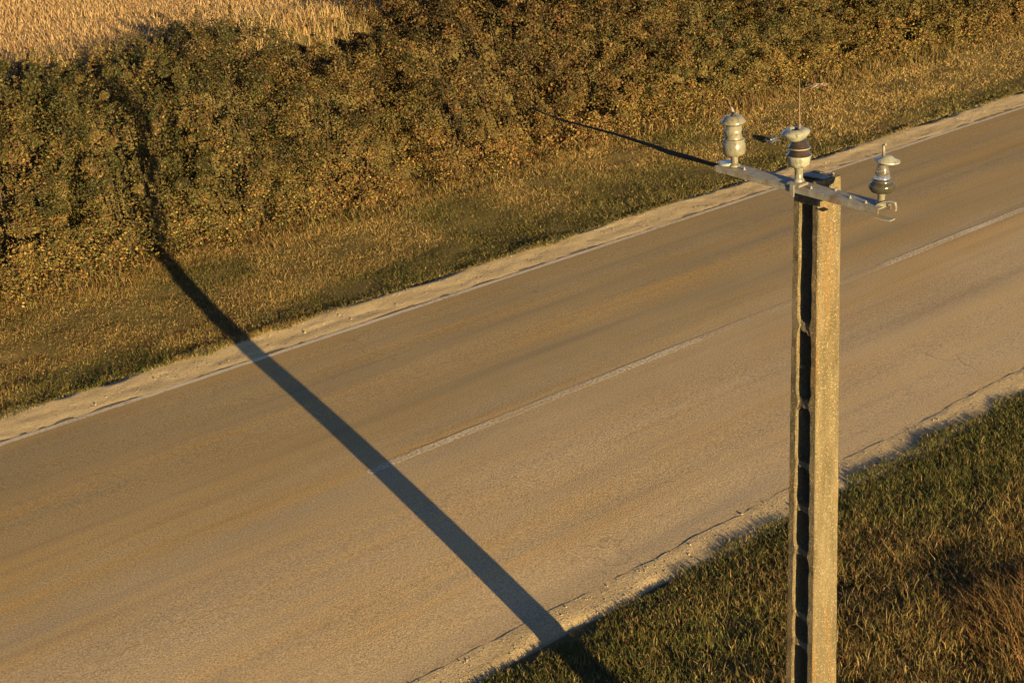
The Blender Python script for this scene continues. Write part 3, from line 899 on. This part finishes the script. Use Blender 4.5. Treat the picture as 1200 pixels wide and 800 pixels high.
# bent steel strap (horn) at the right end
def strap(name, pts, w, t, mat, parent):
    bm = bmesh.new(); rings = []
    for i, p in enumerate(pts):
        p = Vector(p); d = (Vector(pts[min(i + 1, len(pts) - 1)]) - Vector(pts[max(i - 1, 0)])).normalized()
        y = Vector((0, 1, 0)); n = d.cross(y).normalized()
        rings.append([bm.verts.new(p + y * a * w / 2 + n * b * t / 2) for a, b in ((-1, -1), (1, -1), (1, 1), (-1, 1))])
    for a, b in zip(rings, rings[1:]):
        for k in range(4): bm.faces.new((a[k], a[(k + 1) % 4], b[(k + 1) % 4], b[k]))
    bm.faces.new(rings[0][::-1]); bm.faces.new(rings[-1])
    return bm_obj(name, bm, mat, parent)
z0 = arm_z(0.56)
strap("end_hook", [(0.525, -0.20, z0 - 0.012), (0.545, -0.19, z0 + 0.012), (0.575, -0.18, z0 + 0.028), (0.61, -0.17, z0 + 0.034),
                   (0.636, -0.165, z0 + 0.028), (0.643, -0.165, z0 + 0.0), (0.641, -0.165, z0 - 0.020)], 0.016, 0.005, MAT_STEEL, arm)
strap("end_plate", [(0.55, -0.215, z0 - 0.052), (0.60, -0.205, z0 - 0.060), (0.645, -0.20, z0 - 0.062)], 0.05, 0.006, MAT_STEEL, arm)
# steel band and stub behind the arm on the pole head
bm = bmesh.new()
box_bm(bm, -0.085, 0.090, -0.060, 0.02, 5.183, 5.190, 0, 0.002)
box_bm(bm, 0.078, 0.092, 0.02, 0.04, 5.183, 5.208, 0, 0.002)
bm_obj("head_plate", bm, MAT_STEEL, pole)


# insulators: lathe profiles (radius, height)
def lathe(name, prof, mat, parent, loc, seg=28, tilt=(0, 0)):
    bm = bmesh.new(); rings = []
    for r, z in prof:
        if r < 1e-5: rings.append([bm.verts.new((0, 0, z))])
        else: rings.append([bm.verts.new((r * math.cos(2 * math.pi * k / seg), r * math.sin(2 * math.pi * k / seg), z)) for k in range(seg)])
    for a, b in zip(rings, rings[1:]):
        for k in range(seg):
            k2 = (k + 1) % seg
            if len(a) == 1: bm.faces.new((a[0], b[k2], b[k]))
            elif len(b) == 1: bm.faces.new((a[k], a[k2], b[0]))
            else: bm.faces.new((a[k], a[k2], b[k2], b[k]))
    bmesh.ops.recalc_face_normals(bm, faces=bm.faces)
    me = bpy.data.meshes.new(name); bm.to_mesh(me); bm.free()
    me.polygons.foreach_set("use_smooth", [True] * len(me.polygons))
    try: me.set_sharp_from_angle(angle=math.radians(50))
    except Exception: pass
    o = link(name, me, mat, parent); o.location = loc; o.rotation_euler = (tilt[0], tilt[1], 0)
    return o


# left: grey porcelain
xl = -0.485; bl = arm_z(xl)
ins = lathe("insulator", [(0, 0.075), (0.03, 0.075), (0.055, 0.072), (0.064, 0.080), (0.069, 0.10), (0.069, 0.138), (0.064, 0.150), (0.062, 0.156), (0.067, 0.160),
                          (0.067, 0.168), (0.052, 0.174), (0.049, 0.19), (0.058, 0.205), (0.058, 0.225), (0.050, 0.238), (0.046, 0.25), (0.058, 0.258),
                          (0.076, 0.270), (0.075, 0.279), (0.052, 0.305), (0.040, 0.312), (0.022, 0.312), (0.018, 0.296), (0, 0.294)],
            MAT_GREY_GLAZE, pole, (xl, -0.165, bl), tilt=(0.0, -0.03))
ins['label'] = "grey porcelain insulator on the left end of the crossarm"
lathe("neck", [(0, 0), (0.034, 0), (0.034, 0.012), (0.021, 0.02), (0.021, 0.05), (0.026, 0.074), (0, 0.0745)], MAT_GREY_GLAZE, ins, (0, 0, 0.001), 18)
link("pin", tube_mesh([(0, 0, 0.296), (0, 0, 0.335), (-0.006, 0, 0.352), (-0.018, 0, 0.368)], [0.010, 0.010, 0.009, 0.005], 8), MAT_STEEL, ins)
link("wire_tie", tube_mesh([(0.0, 0, 0.318), (0.015, -0.01, 0.322), (0.032, -0.015, 0.332), (0.045, -0.015, 0.338)], [0.009, 0.008, 0.007, 0.004], 8), MAT_STEEL, ins)

# middle: pale cap over brown bells, with the thin rod
xm = -0.006; bm_z = arm_z(xm) + 0.016
ins = lathe("insulator", [(0, 0.085), (0.028, 0.085), (0.050, 0.092), (0.062, 0.108), (0.066, 0.135), (0.066, 0.150), (0.0655, 0.1515), (0.03, 0.152), (0, 0.152)],
            MAT_PALE_GLAZE, pole, (xm, -0.175, bm_z), tilt=(0.02, 0.02))
ins['label'] = "brown and pale insulator with thin rod above the pole head"
lathe("neck", [(0, 0), (0.032, 0), (0.032, 0.012), (0.024, 0.02), (0.024, 0.06), (0.028, 0.084), (0, 0.0845)], MAT_GREY_GLAZE, ins, (0, 0, 0.001), 18)
lathe("bell", [(0, 0.153), (0.060, 0.153), (0.072, 0.157), (0.072, 0.162), (0.064, 0.168), (0.058, 0.186), (0.052, 0.196), (0.050, 0.20), (0.062, 0.202), (0.064, 0.207),
               (0.056, 0.213), (0.050, 0.232), (0.042, 0.246), (0, 0.247)], MAT_BROWN_GLAZE, ins, (0, 0, 0.0))
lathe("bell_rim", [(0.066, 0.1555), (0.0745, 0.1545), (0.0755, 0.1595), (0.066, 0.1625)], MAT_PALE_GLAZE, ins, (0, 0, 0.0))
lathe("bell_rim", [(0.058, 0.2005), (0.0655, 0.2005), (0.0665, 0.2055), (0.058, 0.2085)], MAT_PALE_GLAZE, ins, (0, 0, 0.0))
lathe("cap", [(0, 0.248), (0.042, 0.248), (0.052, 0.256), (0.078, 0.282), (0.083, 0.294), (0.078, 0.302), (0.058, 0.312), (0.050, 0.316), (0.030, 0.314), (0.022, 0.300), (0, 0.298)],
      MAT_PALE_GLAZE, ins, (0, 0, 0.0), tilt=(0.05, -0.05))
chunk("wire_tie", (-0.050, -0.004, 0.312), (0.022, 0.016, 0.008), MAT_PALE_GLAZE, ins, 11, 0.15)
link("rod", tube_mesh([(0, 0, 0.29), (0, 0, 0.34), (0, 0, 0.345), (-0.002, 0, 0.46), (-0.004, 0, 0.60)], [0.010, 0.009, 0.0050, 0.0040, 0.0025], 8), MAT_RUST, ins)

# right: smoky glass stack
xr = 0.545; br = arm_z(xr)
ins = lathe("insulator", [(0, 0.070), (0.030, 0.070), (0.058, 0.078), (0.072, 0.098), (0.073, 0.115), (0.066, 0.128), (0.055, 0.134), (0.056, 0.142), (0.048, 0.152), (0, 0.153)],
            MAT_DARK_GLASS, pole, (xr, -0.165, br), tilt=(0.0, 0.03))
ins['label'] = "smoky glass insulator on the right end of the crossarm"
lathe("neck", [(0, 0), (0.030, 0), (0.030, 0.010), (0.020, 0.018), (0.020, 0.05), (0.025, 0.069), (0, 0.0695)], MAT_GREY_GLAZE, ins, (0, 0, 0.001), 18)
lathe("column", [(0, 0.154), (0.046, 0.154), (0.044, 0.165), (0.038, 0.175), (0.042, 0.185), (0.038, 0.195), (0.033, 0.22), (0.031, 0.236), (0, 0.237)], MAT_GLASS, ins, (0, 0, 0))
lathe("cap", [(0, 0.238), (0.032, 0.238), (0.062, 0.246), (0.070, 0.254), (0.068, 0.260), (0.040, 0.270), (0.024, 0.282), (0, 0.284)], MAT_PALE_GLAZE, ins, (0, 0, 0), tilt=(-0.04, 0.08))
link("hook", tube_mesh([(0, 0, 0.282), (0, 0, 0.318), (-0.004, 0, 0.342), (0.006, 0, 0.352), (0.012, 0, 0.34)], [0.010, 0.009, 0.009, 0.008, 0.006], 8), MAT_STEEL, ins)

# ------------------------------------------------------------------ loose cable trailing from the left end of the crossarm
def cam_pt(px, py, depth):
    c = Vector(((px - 600) / 1700 * depth, -(py - 400) / 1700 * depth, -depth))
    return mw @ c
end0 = pole.matrix_world @ Vector((-0.57, -0.175, arm_z(-0.57) - 0.02))
CABLE = [tuple(end0)] + [(-1.071, -10.981, 5.117), (-0.84, -10.514, 5.047), (-0.611, -10.109, 4.988), (-0.251, -9.347, 4.893), (0.334, -8.118, 4.716), (0.761, -7.134, 4.622)]
CABLE_R = [0.013, 0.016, 0.018, 0.014, 0.010, 0.008, 0.004]

# ------------------------------------------------------------------ litter
def crumple(name, loc, size, mat, seed, label):
    bm = bmesh.new(); bmesh.ops.create_icosphere(bm, subdivisions=3, radius=1)
    rr = random.Random(seed)
    from mathutils import noise as mn
    for v in bm.verts:
        n1 = mn.noise(v.co * 2.3 + Vector((seed, 0, 0))); n2 = mn.noise(v.co * 6.0 + Vector((0, seed, 0)))
        k = 1 + 0.6 * n1 + 0.22 * n2
        v.co = Vector((v.co.x * size[0] * k, v.co.y * size[1] * k, max(v.co.z, -0.3) * size[2] * k + size[2] * 0.3))
    me = bpy.data.meshes.new(name); bm.to_mesh(me); bm.free()
    o = link(name, me, mat); o.location = loc
    return tag(o, label, "litter")
crumple("plastic_bag", (15.0, 2.25, 0.07), (0.15, 0.12, 0.07), MAT_BAG, 4, "crumpled dark blue plastic bag lying in the dry verge grass")
crumple("paper_scrap", (19.2, 4.5, 0.22), (0.30, 0.18, 0.045), MAT_PALE_SCRAP, 9, "pale crumpled scrap lying in the grass at the hedge foot")

me = tube_mesh(CABLE, CABLE_R, 8, name="cable")
o = link("loose_cable", me, MAT_RUBBER)
tag(o, "dark thin loose cable trailing away from the left end of the crossarm", "cable")
